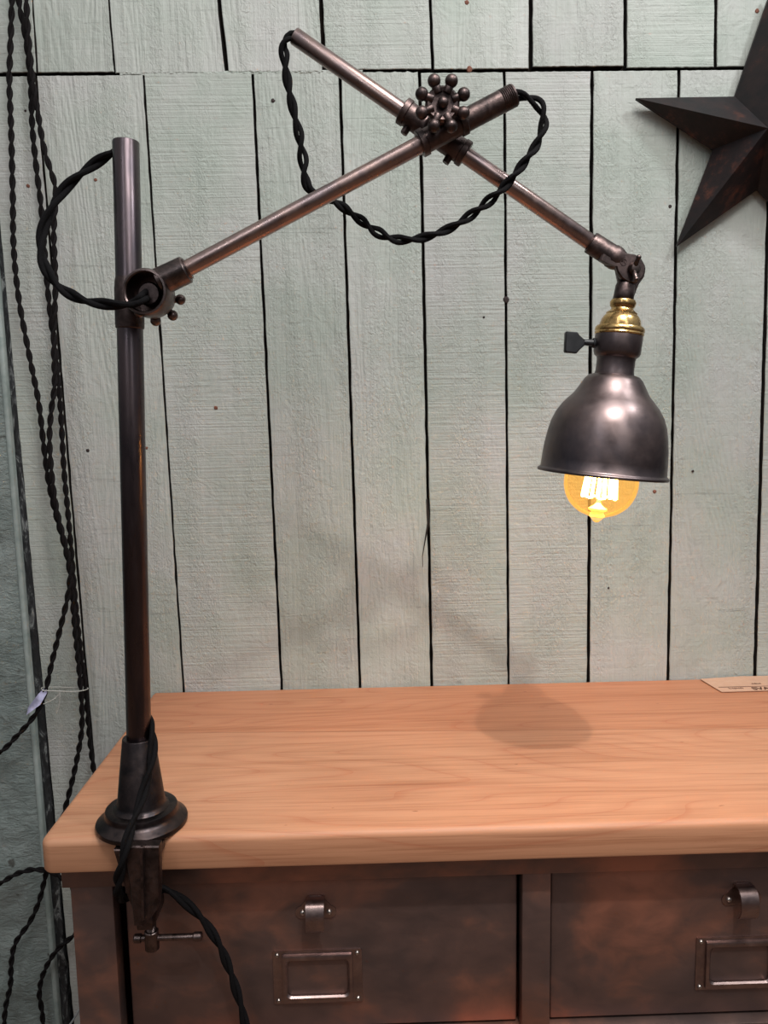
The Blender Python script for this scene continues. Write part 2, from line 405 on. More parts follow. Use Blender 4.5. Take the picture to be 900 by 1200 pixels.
def board(fL, gL, fR, gR, z0, z1, endamp, seed, dy):
    n = 90 if z1-z0 > 1.2 else 60; pts = []
    for k in range(n+1):
        z = z0+(z1-z0)*k/n; pts.append((fR(z)-gR+jag(seed+.5, z, 0.0008), z))
    m = 30; xr, xl = fR(z1)-gR, fL(z1)+gL
    for k in range(1, m):
        x = xr+(xl-xr)*k/m; pts.append((x, z1+jag(seed+9, x*3, endamp)))
    for k in range(n+1):
        z = z1+(z0-z1)*k/n; pts.append((fL(z)+gL+jag(seed, z, 0.0008), z))
    xr, xl = fR(z0)-gR, fL(z0)+gL
    for k in range(1, m):
        x = xl+(xr-xl)*k/m; pts.append((x, z0+jag(seed+4, x*3, endamp)))
    cx = sum(p[0] for p in pts)/len(pts)
    def loop(ins, y):
        out = []
        for x, z in pts:
            xx = x + (ins if x < cx else -ins); zz = z + (ins if z < (z0+z1)/2 and abs(z-z0) < .01 else (-ins if abs(z-z1) < .01 else 0))
            out.append(bmw.verts.new((xx, y, zz)))
        return out
    l = [loop(0.0011, WY+dy), loop(0.0002, WY+dy+0.0010), loop(0, WY+dy+0.018)]
    bmw.faces.new(l[0])
    for j, (a, b) in enumerate(zip(l, l[1:])):
        for k in range(len(a)):
            f = bmw.faces.new((a[k], a[(k+1) % len(a)], b[(k+1) % len(b)], b[k]))
            if j == 1: f.material_index = 1
for i in range(len(low_lines)-1):
    a, b = low_lines[i], low_lines[i+1]
    top = SEAM - (0.0030 if i < 2 else 0.0006 if i in (2, 3, 4) else 0.0024 if i == 5 else 0.0018)
    board(lineworld(*a[:2]), a[2], lineworld(*b[:2]), b[2], -0.02, top+random.uniform(-.0006, .0006), 0.0012 if i in (2, 3, 4) else 0.0005, i*2.3+1, random.uniform(-.0008, .0010))
for i in range(len(up_lines)-1):
    a, b = up_lines[i], up_lines[i+1]
    bot = SEAM + (0.0022 if i < 2 else 0.0002 if i in (2, 3) else 0.0022)
    if i == 6: bot += 0.002
    board(lineworld(*a[:2]), a[2], lineworld(*b[:2]), b[2], bot+random.uniform(-.0006, .0006), 2.75, 0.0012 if i in (2, 3) else 0.0005, i*3.7+40, random.uniform(-.0008, .0010))
nb = len(bmw.faces)
box(bmw, (-0.75, WY+0.0178, -0.02), (1.5, WY+0.05, 2.75))
for f in list(bmw.faces)[nb:]: f.material_index = 1
wall = obj('wall_back', bmw, [M['paint'], M['gap']], kind='structure')

# nails and old holes in the planks (children of the wall)
for i, (px, py, r, mt) in enumerate([(33, 218, .0030, 'rust'), (112, 211, .0030, 'rust'), (103, 528, .0030, 'hole'), (172, 525, .0026, 'rust'), (253, 478, .0032, 'rust'), (320, 118, .0030, 'hole'),
                    (547, 3, .0035, 'rust'), (887, 13, .0034, 'rust'), (767, 576, .0032, 'rust'), (779, 509, .0024, 'rust'), (785, 242, .0028, 'hole'),
                    (155, 688, .0022, 'rust'), (593, 351, .0050, 'hole'), (550, 81, .0045, 'rust'), (812, 552, .0018, 'hole'), (713, 689, .0018, 'hole'), (30, 130, .0020, 'hole'), (567, 372, .0020, 'hole')]):
    bm = bmesh.new(); c = at(px, py, WY)
    lathe(bm, [(0, -0.0016), (r*0.7, -0.0013), (r, -0.0005), (r, 0.012), (0, 0.012)], c, (0, 1, 0), 9)
    for v in bm.verts: v.co += Vector((noise.noise(v.co*900), 0, noise.noise(v.co*900+Vector((5, 5, 5)))))*0.0009
    obj('nail', bm, M[mt], wall, label='rusty nail head' if mt == 'rust' else 'dark nail hole')
# thick ragged paint bridging the seam
bm = bmesh.new(); grid = []
xa_, xb_ = at(140, 85, WY).x, at(425, 83, WY).x
for i in range(300):
    x = xa_+(xb_-xa_)*i/299; row = []
    for j in range(12):
        q = Vector((x, 0, j*.0011)); t = j/11; env = sin(pi*t)
        d = 0.0012*noise.noise(q*420)+0.0016*noise.noise(q*160+Vector((3, 0, 0)))-0.0002
        zz = SEAM-.0026+.0052*t+.0016*noise.noise(Vector((x*90, j*.1, 9)))*env
        row.append(bm.verts.new((x, WY+0.0012-max(-0.001, d*1.25)*env-0.0012*env, zz)))
    grid.append(row)
for a, b in zip(grid, grid[1:]):
    for j in range(11): bm.faces.new((a[j], b[j], b[j+1], a[j+1]))
obj('paint_ridge', bm, M['paint'], wall, smooth=True, auto=70)
# split in a plank
bm = bmesh.new()
pts = [at(x, y, WY) for x, y in ((500.5, 585), (502, 612), (499.5, 625), (497, 640), (495, 652), (495.5, 664))]
for k, (a, b) in enumerate(zip(pts, pts[1:])):
    w1, w2 = (0.0016, 0.0017, 0.0012, 0.0008, 0.0005, 0.0003)[k], (0.0017, 0.0012, 0.0008, 0.0005, 0.0003, .0002)[k]
    q = [a+Vector((-w1, -0.0012, 0)), a+Vector((w1, -0.0012, 0)), b+Vector((w2, -0.0012, 0)), b+Vector((-w2, -0.0012, 0))]
    prism(bm, q, (0, 0.004, 0))
obj('crack', bm, M['gap'], wall)

# plastered wall to the left
bm = bmesh.new(); nx, nz = 90, 260; gv = []
for j in range(nz+1):
    z = -0.02+2.77*j/nz; row = []
    xr = -0.5605 + 0.009*(1.5-z)/1.3 - 0.0125
    for i in range(nx+1):
        x = -1.55 + (xr+1.55)*(i/nx)**0.6
        p = Vector((x, 0, z)); d = 0.010*noise.noise(p*9)+0.005*noise.noise(p*27)+0.0045*noise.noise(p*70)+0.0025*noise.noise(p*150)
        ed = min(1, (xr-x)/0.03)
        row.append(bm.verts.new((x, WY-0.004-(d+0.004)*ed - 0.006*(1-ed)*0, z)))
    gv.append(row)
for j in range(nz):
    for i in range(nx): bm.faces.new((gv[j][i], gv[j][i+1], gv[j+1][i+1], gv[j+1][i]))
n0 = [(-1.55, WY+0.05, -0.02), (gv[0][-1].co.x, WY+0.05, -0.02)]
box(bm, (-1.55, WY+0.02, -0.02), (-0.585, WY+0.05, 2.75))
obj('wall_left', bm, M['plaster'], kind='structure', smooth=True)
# light painted strip and dark chipped batten between plaster and planks
def vstrip(name, off0, off1, y0, y1, mat, amp):
    bm = bmesh.new(); n = 160; L = []
    for k in range(n+1):
        z = -0.02+2.77*k/n; xe = -0.5605 + 0.009*(1.5-z)/1.3
        j1, j2 = jag(off0*900, z, amp), jag(off1*900+7, z, amp)
        x0, x1 = xe+off0+j1*0.4, xe+off1+j2
        L.append([bm.verts.new(c) for c in ((x0, y1, z), (x0, y0+0.0015, z), (x0+0.0015, y0, z), ((x0+x1)/2, y0-0.0006+j1, z), (x1-0.0015, y0+j2, z), (x1, y0+0.0015, z), (x1, y1, z))])
    for a, b in zip(L, L[1:]):
        for k in range(6): bm.faces.new((a[k], a[k+1], b[k+1], b[k]))
    bm.faces.new(L[0]); bm.faces.new(L[-1])
    return obj(name, bm, mat, kind='structure', auto=50)
vstrip('trim_1', -0.0125, -0.0040, WY-0.006, WY+0.02, M['strip'], 0.0002)
vstrip('trim_2', -0.0040, 0.0100, WY+0.003, WY+0.02, M['batten'], 0.0012)
bm = bmesh.new(); box(bm, (-3, -3, -0.04), (3, 1.3, 0)); obj('floor', bm, M['floor'], kind='structure')

# ================================================================ CABINET
FY = 0.82; CX0, CX1 = -0.346, 0.705; CZ = 0.76; DZ0, DZ1 = 0.529, 0.723
cab = thing('drawer_cabinet', 'dark patinated steel drawer cabinet under the oak worktop', 'cabinet', (0.18, 1.02, 0))
bm = bmesh.new()
for lo_, hi_ in (((CX0+.001, FY+.02, 0), (CX0+.003, FY+.4, CZ-.001)), ((CX1-.003, FY+.02, 0), (CX1-.001, FY+.4, CZ-.001)), ((CX0+.003, FY+.398, 0), (CX1-.003, FY+.4, CZ-.001)),
                 ((CX0+.003, FY+.02, 0), (CX1-.003, FY+.398, .003)), ((CX0+.003, FY+.02, CZ-.004), (CX1-.003, FY+.398, CZ-.001)), ((.183, FY+.022, DZ0-.003), (.187, FY+.398, CZ-.004))):
    box(bm, lo_, hi_)
obj('body', bm, M['cab'], cab)
bm = bmesh.new(); box(bm, (CX0-0.008, FY-0.003, DZ1+0.001), (CX1+0.008, FY+0.022, CZ-0.0005), 0.0012); obj('top_rail', bm, M['cab'], cab, auto=40)
bm = bmesh.new(); box(bm, (CX0, FY-0.001, DZ0-0.035), (CX1, FY+0.022, DZ0-0.003), 0.001); obj('lower_rail', bm, M['cab'], cab, auto=40)
bm = bmesh.new(); box(bm, (CX0+0.04, FY+0.008, 0.03), (CX1-0.04, FY+0.022, DZ0-0.036), 0.001); obj('lower_panel', bm, M['cab'], cab, auto=40)
for x0, x1 in ((CX0, -0.2985), (0.1688, 0.2018), (0.6575, CX1)):
    bm = bmesh.new(); z0 = 0.0 if x0 != 0.1688 else DZ0-0.003
    box(bm, (x0, FY, z0), (x1, FY+0.022, DZ1+0.001), 0.0012); obj('post', bm, M['cab'], cab, auto=40)
def drawer(x0, x1, hx, dy):
    bm = bmesh.new()
    box(bm, (x0, FY+0.012+dy, DZ0), (x1, FY+0.035, DZ1-0.0015), 0.002, 3)
    d = obj('drawer', bm, M['cab'], cab, auto=40)
    fy = FY+0.012+dy
    # label holder: flat plate with a raised pressed frame around a rounded opening
    cz = at(372, 1143.5, fy).z; w, h = 0.052, 0.0335
    bm = bmesh.new()
    def rr(w, h, r, y, n=6):
        out = []
        for sx, sz, a0 in ((1, 1, 0), (-1, 1, 90), (-1, -1, 180), (1, -1, 270)):
            for k in range(n+1):
                a = radians(a0+90*k/n); out.append(bm.verts.new((hx+sx*(w-r)+r*cos(a), y, cz+sz*(h-r)+r*sin(a))))
        return out
    loops = [rr(w, h, .002, fy), rr(w, h, .002, fy-.0015), rr(w-.0105, h-.0035, .002, fy-.0017), rr(w-.0110, h-.0042, .002, fy-.0050), rr(w-.0125, h-.0058, .003, fy-.0056),
             rr(w-.0145, h-.0095, .006, fy-.0056), rr(w-.0165, h-.0110, .006, fy-.0035), rr(w-.0165, h-.0110, .006, fy)]
    for a, b in zip(loops, loops[1:]):
        for k in range(len(a)): bm.faces.new((a[k], a[(k+1) % len(a)], b[(k+1) % len(b)], b[k]))
    nf = len(bm.faces)
    for sx in (-1, 1):
        for sz in (-1, 1): lathe(bm, [(0.0028, 0), (0.0026, 0.0010), (0.0017, 0.0020), (0, 0.0024)], (hx+sx*(w-.0052), fy-.0015, cz+sz*(h-.0045)), (0, -1, 0), 12)
    for f in list(bm.faces)[nf:]: f.material_index = 1
    obj('label_holder', bm, [M['knob2'], M['bright']], d, auto=35, label='riveted steel label holder frame')
    # cup-hook handle: eared back plate and a curled strap
    hz = at(371, 1066, fy).z
    bm = bmesh.new(); pts = []
    for sx, a0 in ((1, 0), (-1, 1)):
        for k in range(9):
            a = radians(-80+160*k/8) if sx > 0 else radians(100+160*k/8)
            pts.append(Vector((hx+sx*0.0158+0.0078*cos(a), fy-0.0016, hz-0.002+0.0078*sin(a))))
        pts.append(Vector((hx+sx*0.0065, fy-0.0016, hz+0.019 if sx > 0 else hz-0.0085)))
    pts.insert(10, Vector((hx-0.0065, fy-0.0016, hz+0.019)))
    prism(bm, pts, (0, 0.0016, 0))
    nf = len(bm.faces)
    for sx in (-1, 1): lathe(bm, [(0.0033, 0), (0.0030, 0.0013), (0.0018, 0.0024), (0, 0.0028)], (hx+sx*0.0155, fy-.0016, hz-0.002), (0, -1, 0), 14)
    for f in list(bm.faces)[nf:]: f.material_index = 1
    prof = [(-0.001, hz+0.018), (-0.010, hz+0.0185), (-0.0175, hz+0.015), (-0.0215, hz+0.007), (-0.0225, hz-0.001), (-0.0215, hz-0.008), (-0.0185, hz-0.0145), (-0.0155, hz-0.0175)]
    P = catmull([Vector((0, y, z)) for y, z in prof], 0.002); th = 0.0016; ww = 0.0104
    ring = []
    for k, p in enumerate(P):
        t = (P[min(k+1, len(P)-1)]-P[max(k-1, 0)]).normalized(); nrm = Vector((0, -t.z, t.y))
        ring.append([bm.verts.new(Vector((hx+sx*ww, fy, 0))+p+nrm*o) for sx, o in ((-1, 0), (1, 0), (1, th), (-1, th))])
    nf = len(bm.faces)
    for a, b in zip(ring, ring[1:]):
        for k in range(4): bm.faces.new((a[k], a[(k+1) % 4], b[(k+1) % 4], b[k]))
    bm.faces.new(ring[0]); bm.faces.new(ring[-1])
    obj('handle', bm, [M['knob2'], M['bright']], d, auto=40, label='curled strap pull on an eared plate')
M['knob2'] = mat_metal('drawer_fitting_steel', (0.21, 0.155, 0.15), (0.32, 0.23, 0.21), 0.34, sc=40)
drawer(-0.2890, 0.1650, at(372, 1140, FY+.007).x, 0.0)
drawer(0.2050, 0.6545, 0.4305, 0.001)

# ================================================================ WORKTOP
bm = bmesh.new(); TX0, TX1, TY0, TY1 = -0.362, 0.74, 0.786, 1.2385
r = 0.012; pts = []
for cx, cy, a0 in ((TX1-r, TY1-.002, 0), (TX0+.002, TY1-.002, 90), (TX0+r, TY0+r, 180), (TX1-r, TY0+r, 270)):
    rr_ = r if a0 >= 180 else .002
    for k in range(7):
        a = radians(a0+15*k); pts.append((cx+rr_*cos(a) if a0 != 0 else TX1-rr_+rr_*cos(a), cy+rr_*sin(a)))
prof = [(0.004, 0.7601), (0.0012, 0.7612), (0, 0.764), (0, 0.791)] + [(0.008*(1-cos(radians(a))), 0.792+0.008*sin(radians(a))) for a in range(0, 91, 15)]
cxy = Vector(((TX0+TX1)/2, (TY0+TY1)/2)); L = []
for ins, z in prof:
    row = []
    for x, y in pts:
        sx = 1-ins/((TX1-TX0)/2); sy = 1-ins/((TY1-TY0)/2)
        row.append(bm.verts.new((cxy.x+(x-cxy.x)*sx, cxy.y+(y-cxy.y)*sy, z)))
    L.append(row)
for a, b in zip(L, L[1:]):
    for k in range(len(a)): bm.faces.new((a[k], a[(k+1) % len(a)], b[(k+1) % len(b)], b[k]))
bm.faces.new(L[0]); bm.faces.new(L[-1])
tag(obj('worktop', bm, M['oak'], auto=35), 'thick light oak worktop with rounded front edge on the steel cabinet', 'worktop')

# kraft card lying at the back right of the worktop
a, b = onz(821, 797, .8005), onz(840, 812, .8005)
bm = bmesh.new(); pts = [(a.x, 1.229), (a.x+.0006, 1.222), (b.x+0.008, 1.168), (0.705, 1.170), (0.705, 1.236), (0.62, 1.237)]
pts = [Vector((x, y, 0.8012)) for x, y in pts]
prism(bm, pts, (0, 0, 0.0009))
card = thing('printed_card', 'kraft card with printed lines lying at the back right of the worktop', 'card', (0.62, 1.2, 0.80))
obj('card_sheet', bm, M['kraft'], card)
bm = bmesh.new()
def ink(x0, y0, x1, y1): box(bm, (x0, y0, 0.80212), (x1, y1, 0.80232))
l0 = onz(842, 805.5, .802); ink(l0.x, l0.y-.001, 0.698, l0.y+.001)
for k in range(12): ink(l0.x+0.014+k*0.0020, l0.y-.009+random.uniform(-.001, .001), l0.x+0.0151+k*0.0020, l0.y-.0045+random.uniform(-.002, .002))
for k in range(8): ink(0.622+k*0.002, l0.y+.010, 0.6233+k*0.002, l0.y+.014+random.uniform(-.001, .001))
obj('printed_lines', bm, M['ink'], card)
cu = D.curves.new('printed_word', 'FONT'); cu.body = 'SVAR'; cu.size = 0.0165; cu.offset = 0.0005; cu.extrude = 0.0001
tmp = D.objects.new('tmp', cu); COL.objects.link(tmp); bpy.context.view_layer.update()
me = D.meshes.new_from_object(tmp); D.objects.remove(tmp); me.materials.clear(); me.materials.append(M['ink'])
to = D.objects.new('printed_word', me); COL.objects.link(to); to.parent = card; to.location = Vector((0.612, l0.y-.0155, .80226))-chain(card)

# ================================================================ WALL STAR
SY = 1.222
tips = [(745, 115), (793, 289), (985, 318), (1068, 118), (905, -14)]; val = [(836, 175), (888, 222), (972, 205), (950, 108), (861, 113)]
bm = bmesh.new(); ctr = at(900, 150, 1.160)
T_ = [at(*p, SY) for p in tips]; V_ = [at(*p, SY+.004) for p in val]
outer = []
for k in range(5): outer += [T_[k], V_[k]]
f = [bm.verts.new(p) for p in outer]; g = [bm.verts.new(p*0.98+ctr*0.02+Vector((0, 0.0016, 0))) for p in outer]
lip = [bm.verts.new(p+Vector((0, 0.007, 0))+(ctr-p).normalized()*0.0015) for p in outer]
c1 = bm.verts.new(ctr); c2 = bm.verts.new(ctr+Vector((0, 0.0016, 0)))
n = 10
for k in range(n):
    bm.faces.new((f[k], f[(k+1) % n], c1)); bm.faces.new((f[k], lip[k], lip[(k+1) % n], f[(k+1) % n]))
    bm.faces.new((g[k], c2, g[(k+1) % n])); bm.faces.new((lip[k], g[k], g[(k+1) % n], lip[(k+1) % n]))
st = obj('barn_star', bm, M['star'], loc=(ctr.x, SY, ctr.z))
tag(st, 'large dark rusty five-pointed metal star hung on the plank wall', 'wall star')
bm = bmesh.new(); cyl(bm, (ctr.x, SY-.045, ctr.z+.01), (ctr.x, WY+.004, ctr.z+.012), 0.003); obj('hook', bm, M['rust'], st)

# ================================================================ HANGING CORDS
HY = 1.203
def hang(name, label, pts, y=HY, ph=0, pitch=0.042, r=0.0024):
    bm = twisted([at(p[0], p[1], p[2] if len(p) > 2 else y) for p in pts], r, pitch, 0.0035, ph)
    return tag(obj(name, bm, M['cordwall'], smooth=True), label, 'cord', 'twisted cords hanging beside the lamp')
hang('twisted_cord', 'leftmost black twisted cord falling down the plank wall, bending out left below the worktop',
     [(13, -230), (14, -40), (14, 0), (12, 60), (11, 95), (13, 150), (15, 230), (16, 290), (22, 350), (34, 415), (45, 470), (51, 520), (57, 565), (66, 605), (77, 645), (83, 680), (88, 740), (94, 800), (96, 850), (89, 895), (77, 945), (66, 985), (55, 1020), (46, 1055), (35, 1080), (18, 1105), (13, 1130), (12, 1155), (5, 1195), (3, 1300), (5, 1500)], ph=.4)
hang('twisted_cord', 'middle black twisted cord on the plank wall that sweeps out left past the lilac tag',
     [(28, -230), (30, -40), (31, 0), (33, 40), (38, 90), (44, 130), (52, 175), (64, 215), (65, 235), (63, 275), (65, 330), (63, 400), (64, 450), (60, 482), (58, 515), (61, 560), (67, 600), (77, 640), (82, 665), (80, 695), (71, 735), (61, 775), (53, 810), (42, 836), (20, 862), (-5, 884), (-60, 905), (-160, 915)], HY-.011, ph=1.7)
hang('twisted_cord', 'rightmost black twisted cord on the plank wall that drops behind the cabinet side',
     [(18, -230), (20, -40), (22, 0), (31, 50), (36, 100), (38, 150), (43, 200), (48, 240), (52, 290), (56, 340), (61, 385), (66, 420), (71, 480), (75, 550), (80, 605), (84, 650), (88, 700), (94, 760), (101, 815), (105, 865), (110, 905), (116, 960), (115, 1020), (104, 1070), (88, 1094), (66, 1114), (51, 1140), (46, 1165), (50, 1195), (56, 1300), (60, 1500)], HY+.011, ph=2.9)
hang('twisted_cord', 'short black twisted cord curving left from under the worktop corner over the plaster',
     [(-120, 1075), (-40, 1057), (0, 1035), (22, 1023), (45, 1019), (70, 1027), (90, 1055), (97, 1150), (99, 1300), (99, 1500)], HY-.014, ph=.2)
bm = bmesh.new(); sweep(bm, catmull([at(x, y, 1.16) for x, y in ((60, 1260), (76, 1212), (86, 1195), (93, 1183), (99, 1172))], .004), .0016)
tag(obj('thin_cable', bm, M['wire'], smooth=True), 'thin pale grey cable rising beside the left cabinet post', 'cable')
# tag tied on
tg = thing('price_tag', 'small lilac paper tag tied by white string around the hanging cords', 'tag', at(52, 808, HY-.012))
bm = bmesh.new(); q = [at(53.5, 805, HY-.014), at(55, 812, HY-.016), at(47, 826, HY-.020), at(31, 838, HY-.022), at(33, 829, HY-.018), at(45, 813, HY-.014)]
prism(bm, q, (0.0002, 0.0009, 0)); obj('tag_paper', bm, M['tag'], tg)
bm = bmesh.new()
for pts in ([(50, 809, -.018), (62, 809.6, -.018), (85, 810.5, -.018), (98, 809, -.012), (103, 807, .004), (99, 805.5, .022), (80, 805.5, .022), (58, 805, .018), (49, 806, .004), (50, 809, -.018)],
            [(70, 811, -.018), (70, 817, -.018), (69, 828, -.015), (66, 836, -.014)], [(70, 812, -.018), (66, 817, -.018), (60, 821, -.020), (51, 825, -.021)]):
    sweep(bm, catmull([at(x, y, HY+d) for x, y, d in pts], .002), .0008, 6)
obj('string', bm, M['string'], tg, smooth=True, label='white tie string')

# ================================================================ LAMP
LY = 0.815
base = Vector((-0.2585, LY, 0.8))
lamp = thing('clamp_lamp', 'dark steel articulated lamp clamped to the left front edge of the worktop, bulb lit', 'lamp', base)
AY = 0.775            # depth plane of the lower arm; upper arm passes behind it
UY = 0.800
ptop, pbot = at(147.5, 166, LY), at(163.5, 893, LY)
# base: flange and cone
bx = Vector((at(167, 968, LY).x, LY, 0.8002))
bm = bmesh.new()
lathe(bm, [(0, 0), (.0475, 0), (.0492, .0016), (.0496, .004), (.0490, .0062), (.0460, .0085), (.0425, .0110), (.0400, .0132), (.0392, .0150), (.0392, .0175), (.0384, .0200), (.0365, .0208), (.0300, .0208), (.0285, .0225), (.0272, .0235),
           (.0258, .026), (.0172, .0995), (.0165, .1005), (.0135, .1005), (0, .1002)], bx, (pbot-bx), 64)
obj('base', bm, M['basem'], lamp, auto=32)
# pole
pdir = (ptop-pbot).normalized()
bm = bmesh.new(); pipe(bm, pbot-pdir*0.02, ptop, .0131, .0016, 40); obj('pole', bm, M['pole'], lamp, auto=40)
# clamp
cl = bmesh.new()
yf, yb = 0.752, 0.783
Pz = lambda x, y, Y: at(x, y, Y)
# left web plate (set back) and front rib
prism(cl, [Pz(133, 996, .764), Pz(168, 996, .764), Pz(168, 1074, .764), Pz(157, 1070, .764), Pz(148, 1048, .764)], (0, .017, 0), .0012)
prism(cl, [Pz(146, 992, yf), Pz(186, 992, yf), Pz(186.5, 1046, yf), Pz(185, 1066, yf), Pz(168, 1086, yf), Pz(157, 1086, yf), Pz(153, 1050, yf)], (0, .014, 0), .0015)
prism(cl, [Pz(164, 993, yf-.006), Pz(167, 993, yf-.006), Pz(169, 1078, yf-.006), Pz(166, 1080, yf-.006)], (0, .007, 0), .0005)
# top lug joining the flange (hangs over the edge) and lower jaw reaching under the worktop
bxc = bx.x
box(cl, (Pz(138, 1000, yf).x, yf+.001, .7905), (Pz(184, 1000, yf).x, .7845, .8000), .0015)
jz = Pz(178, 1060, .80).z
box(cl, (Pz(168, 1070, .79).x, yf+.012, jz-.006), (Pz(187, 1070, .79).x, .812, jz+.010), .002)
obj('clamp', cl, M['cast'], lamp, auto=35)
sb = bmesh.new(); sx = Pz(178, 1100, .798).x; zt = 0.7595; zb = Pz(178, 1112, .798).z; zh = Pz(178, 1091, .798).z
prof = [(0, zt), (.008, zt), (.008, zt-.004), (.0045, zt-.006)]; z = zt-.006
while z > zh+.0004: prof += [(.0056, z-.0006), (.0047, z-.0014)]; z -= .0016
lathe(sb, [(r_, -(zz-zt)) for r_, zz in prof+[(0, z)]], (sx, .798, zt), (0, 0, -1), 20)
scw = obj('clamp_screw', sb, M['bright2'] if 'bright2' in M else M['knob'], lamp, auto=35, label='threaded clamp screw')
hb = bmesh.new(); cyl(hb, (sx, .798, zb), (sx, .798, zh+.001), .0078, .0078, 24, .001)
zc = Pz(178, 1099, .798).z; xa, xb_ = Pz(158, 1099, .798).x, Pz(236, 1099, .798).x
cyl(hb, (xa, .798, zc), (xb_, .798, zc), .0036, n=20); cyl(hb, (xa-.001, .798, zc), (xa+.008, .798, zc), .0050, n=20, ch=.0012); cyl(hb, (xb_-.009, .798, zc), (xb_+.001, .798, zc), .0050, n=20, ch=.0012)
obj('screw_handle', hb, M['knob'], scw, auto=35)
# lower joint on the pole
def ppole(py): # point on pole axis at photo row
    t = (py-166)/(893-166); return ptop.lerp(pbot, t)
J = at(174, 344, AY)
bm = bmesh.new()
lathe(bm, [(.0130, 0), (.0143, .0012), (.0146, .006), (.0146, .040), (.0140, .047), (.0130, .052)], ppole(371), pdir, 36)
lathe(bm, [(0, 0), (.0130, 0), (.0150, -.001), (.0150, -.03), (0, -.03)], J+Vector((.004, .022, 0)), (-.6, 1, 0), 24) if False else None
prism(bm, [at(161, 326, .793), at(186, 323, .793), at(186, 364, .793), at(161, 366, .793)], (0, .014, 0), .002)
obj('pole_sleeve', bm, M['cast'], lamp, auto=40)
bm = bmesh.new(); ax = Vector((-0.10, -1, 0.03)).normalized(); jo = J - ax*0.017
lathe(bm, [(0, 0), (.0185, 0), (.0215, .002), (.0226, .006), (.0226, .026), (.0215, .0285), (.0196, .0288), (.0184, .0275), (.0182, .004), (0, .004)], jo, ax, 48)
obj('joint_cup', bm, M['cast2'] if 'cast2' in M else M['knob'], lamp, auto=35, label='open round joint cup')
bm = bmesh.new(); lathe(bm, [(0, 0), (.0115, 0), (.0118, .001), (.0118, .010), (.0100, .013), (0, .0135)], jo+ax*.004, ax, 30)
obj('joint_screw_head', bm, M['cast'], lamp, auto=35)
def ball_knob(center, ax, rr, br, nb, a0, depth, name='knob', mat='knob'):
    u, v, w = frame(ax); bm = bmesh.new(); center = Vector(center)
    lathe(bm, [(0, -depth*.5), (rr*.66, -depth*.5), (rr*.76, -depth*.3), (rr*.76, depth*.05), (rr*.66, depth*.22), (rr*.40, depth*.10), (0, depth*.10)], center, w, 32)
    for k in range(nb):
        a = a0+2*pi*k/nb; d = u*cos(a)+v*sin(a)
        cyl(bm, center+d*rr*.45, center+d*(rr-br*.3), br*.72, br*.66, 14)
        ball(bm, center+d*rr+w*depth*.12, br, 10)
    cyl(bm, center, center+w*(depth*.35), br*.7, br*.7, 16); ball(bm, center+w*(depth*.35), br*.85, 10)
    return obj(name, bm, M[mat], lamp, auto=50)
ball_knob(at(184, 349, .800), (0.1, -1, 0.05), .0232, .0053, 8, radians(85), .012)
# lower arm
A0, A1 = at(220, 314.5, AY), at(546, 141, AY-.004); A2 = at(603, 111, AY-.005)
adir = (A1-A0).normalized()
bm = bmesh.new(); cyl(bm, at(186, 331, AY+.001), at(219, 315.5, AY), .0135, .0133, 36, .0012); lathe(bm, [(.0102, 0), (.0102, .0035), (0, .0035)], at(217, 316.5, AY), adir, 30)
obj('arm_socket', bm, M['arm2'] if 'arm2' in M else M['knob'], lamp, auto=35)
bm = bmesh.new(); cyl(bm, A0-adir*.010, A1, .0080, .0084, 32, .0005)
arm1 = obj('lower_arm', bm, M['arm'], lamp, auto=40, label='lower tubular arm')
bm = bmesh.new(); L_ = (A2-A1).length
prof = [(.0086, -.004), (.0106, -.002), (.0106, L_-.014)]
z = L_-.0135
while z < L_-.001: prof += [(.0101, z), (.0108, z+.0009)]; z += .0018
prof += [(.0100, L_), (.0085, L_), (.0080, L_-.012), (0, L_-.012)]
lathe(bm, prof, A1, A2-A1, 32); obj('threaded_end', bm, M['cast'], arm1, auto=35, label='dark threaded pipe end')
# upper arm
B0, B1 = at(345, 42, UY), at(697, 287.5, UY); bdir = (B1-B0).normalized()
bm = bmesh.new(); pipe(bm, B0, B1, .0080, .0012, 32); obj('upper_arm', bm, M['arm'], lamp, auto=40, label='upper tubular arm')
# crossing joint
X = at(516, 157, AY-.004)
bm = bmesh.new()
Xb = at(509, 155.5, UY)
def sleeve(bm, c, d, hl, r, rc):
    lathe(bm, [(.0082, -hl), (rc-.0008, -hl), (rc, -hl+.0008), (rc, -hl+.006), (r, -hl+.0068), (r, hl-.0068), (rc, hl-.006), (rc, hl-.0008), (rc-.0008, hl), (.0082, hl)], c, d, 12)
sleeve(bm, Xb, bdir, .038, .0122, .0134)
sleeve(bm, at(518, 155, AY-.004), adir, .024, .0115, .0132)
cyl(bm, at(513, 153, AY+.004), at(513, 153, UY), .0150, .0150, 28, .001)
for d_ in (-.026, .026):       # set screws under the sleeve
    c = Xb+bdir*d_*.96; n_ = Vector((-bdir.z, 0, bdir.x)); n_ = n_ if n_.z < 0 else -n_
    cyl(bm, c+n_*.009, c+n_*.018, .0042, .0040, 6)
obj('cross_joint', bm, M['cast'], lamp, auto=38)
bm = bmesh.new(); kc = at(519, 128, AY-.020); cyl(bm, kc+Vector((-.002, .002, -.004)), at(513, 150, UY-.012), .0085, .0105, 24); obj('joint_bolt', bm, M['cast'], lamp, auto=40)
ball_knob(at(518.5, 122, AY-.024), (0.02, -1, -0.05), .0210, .0061, 8, radians(22), .012, mat='cast')

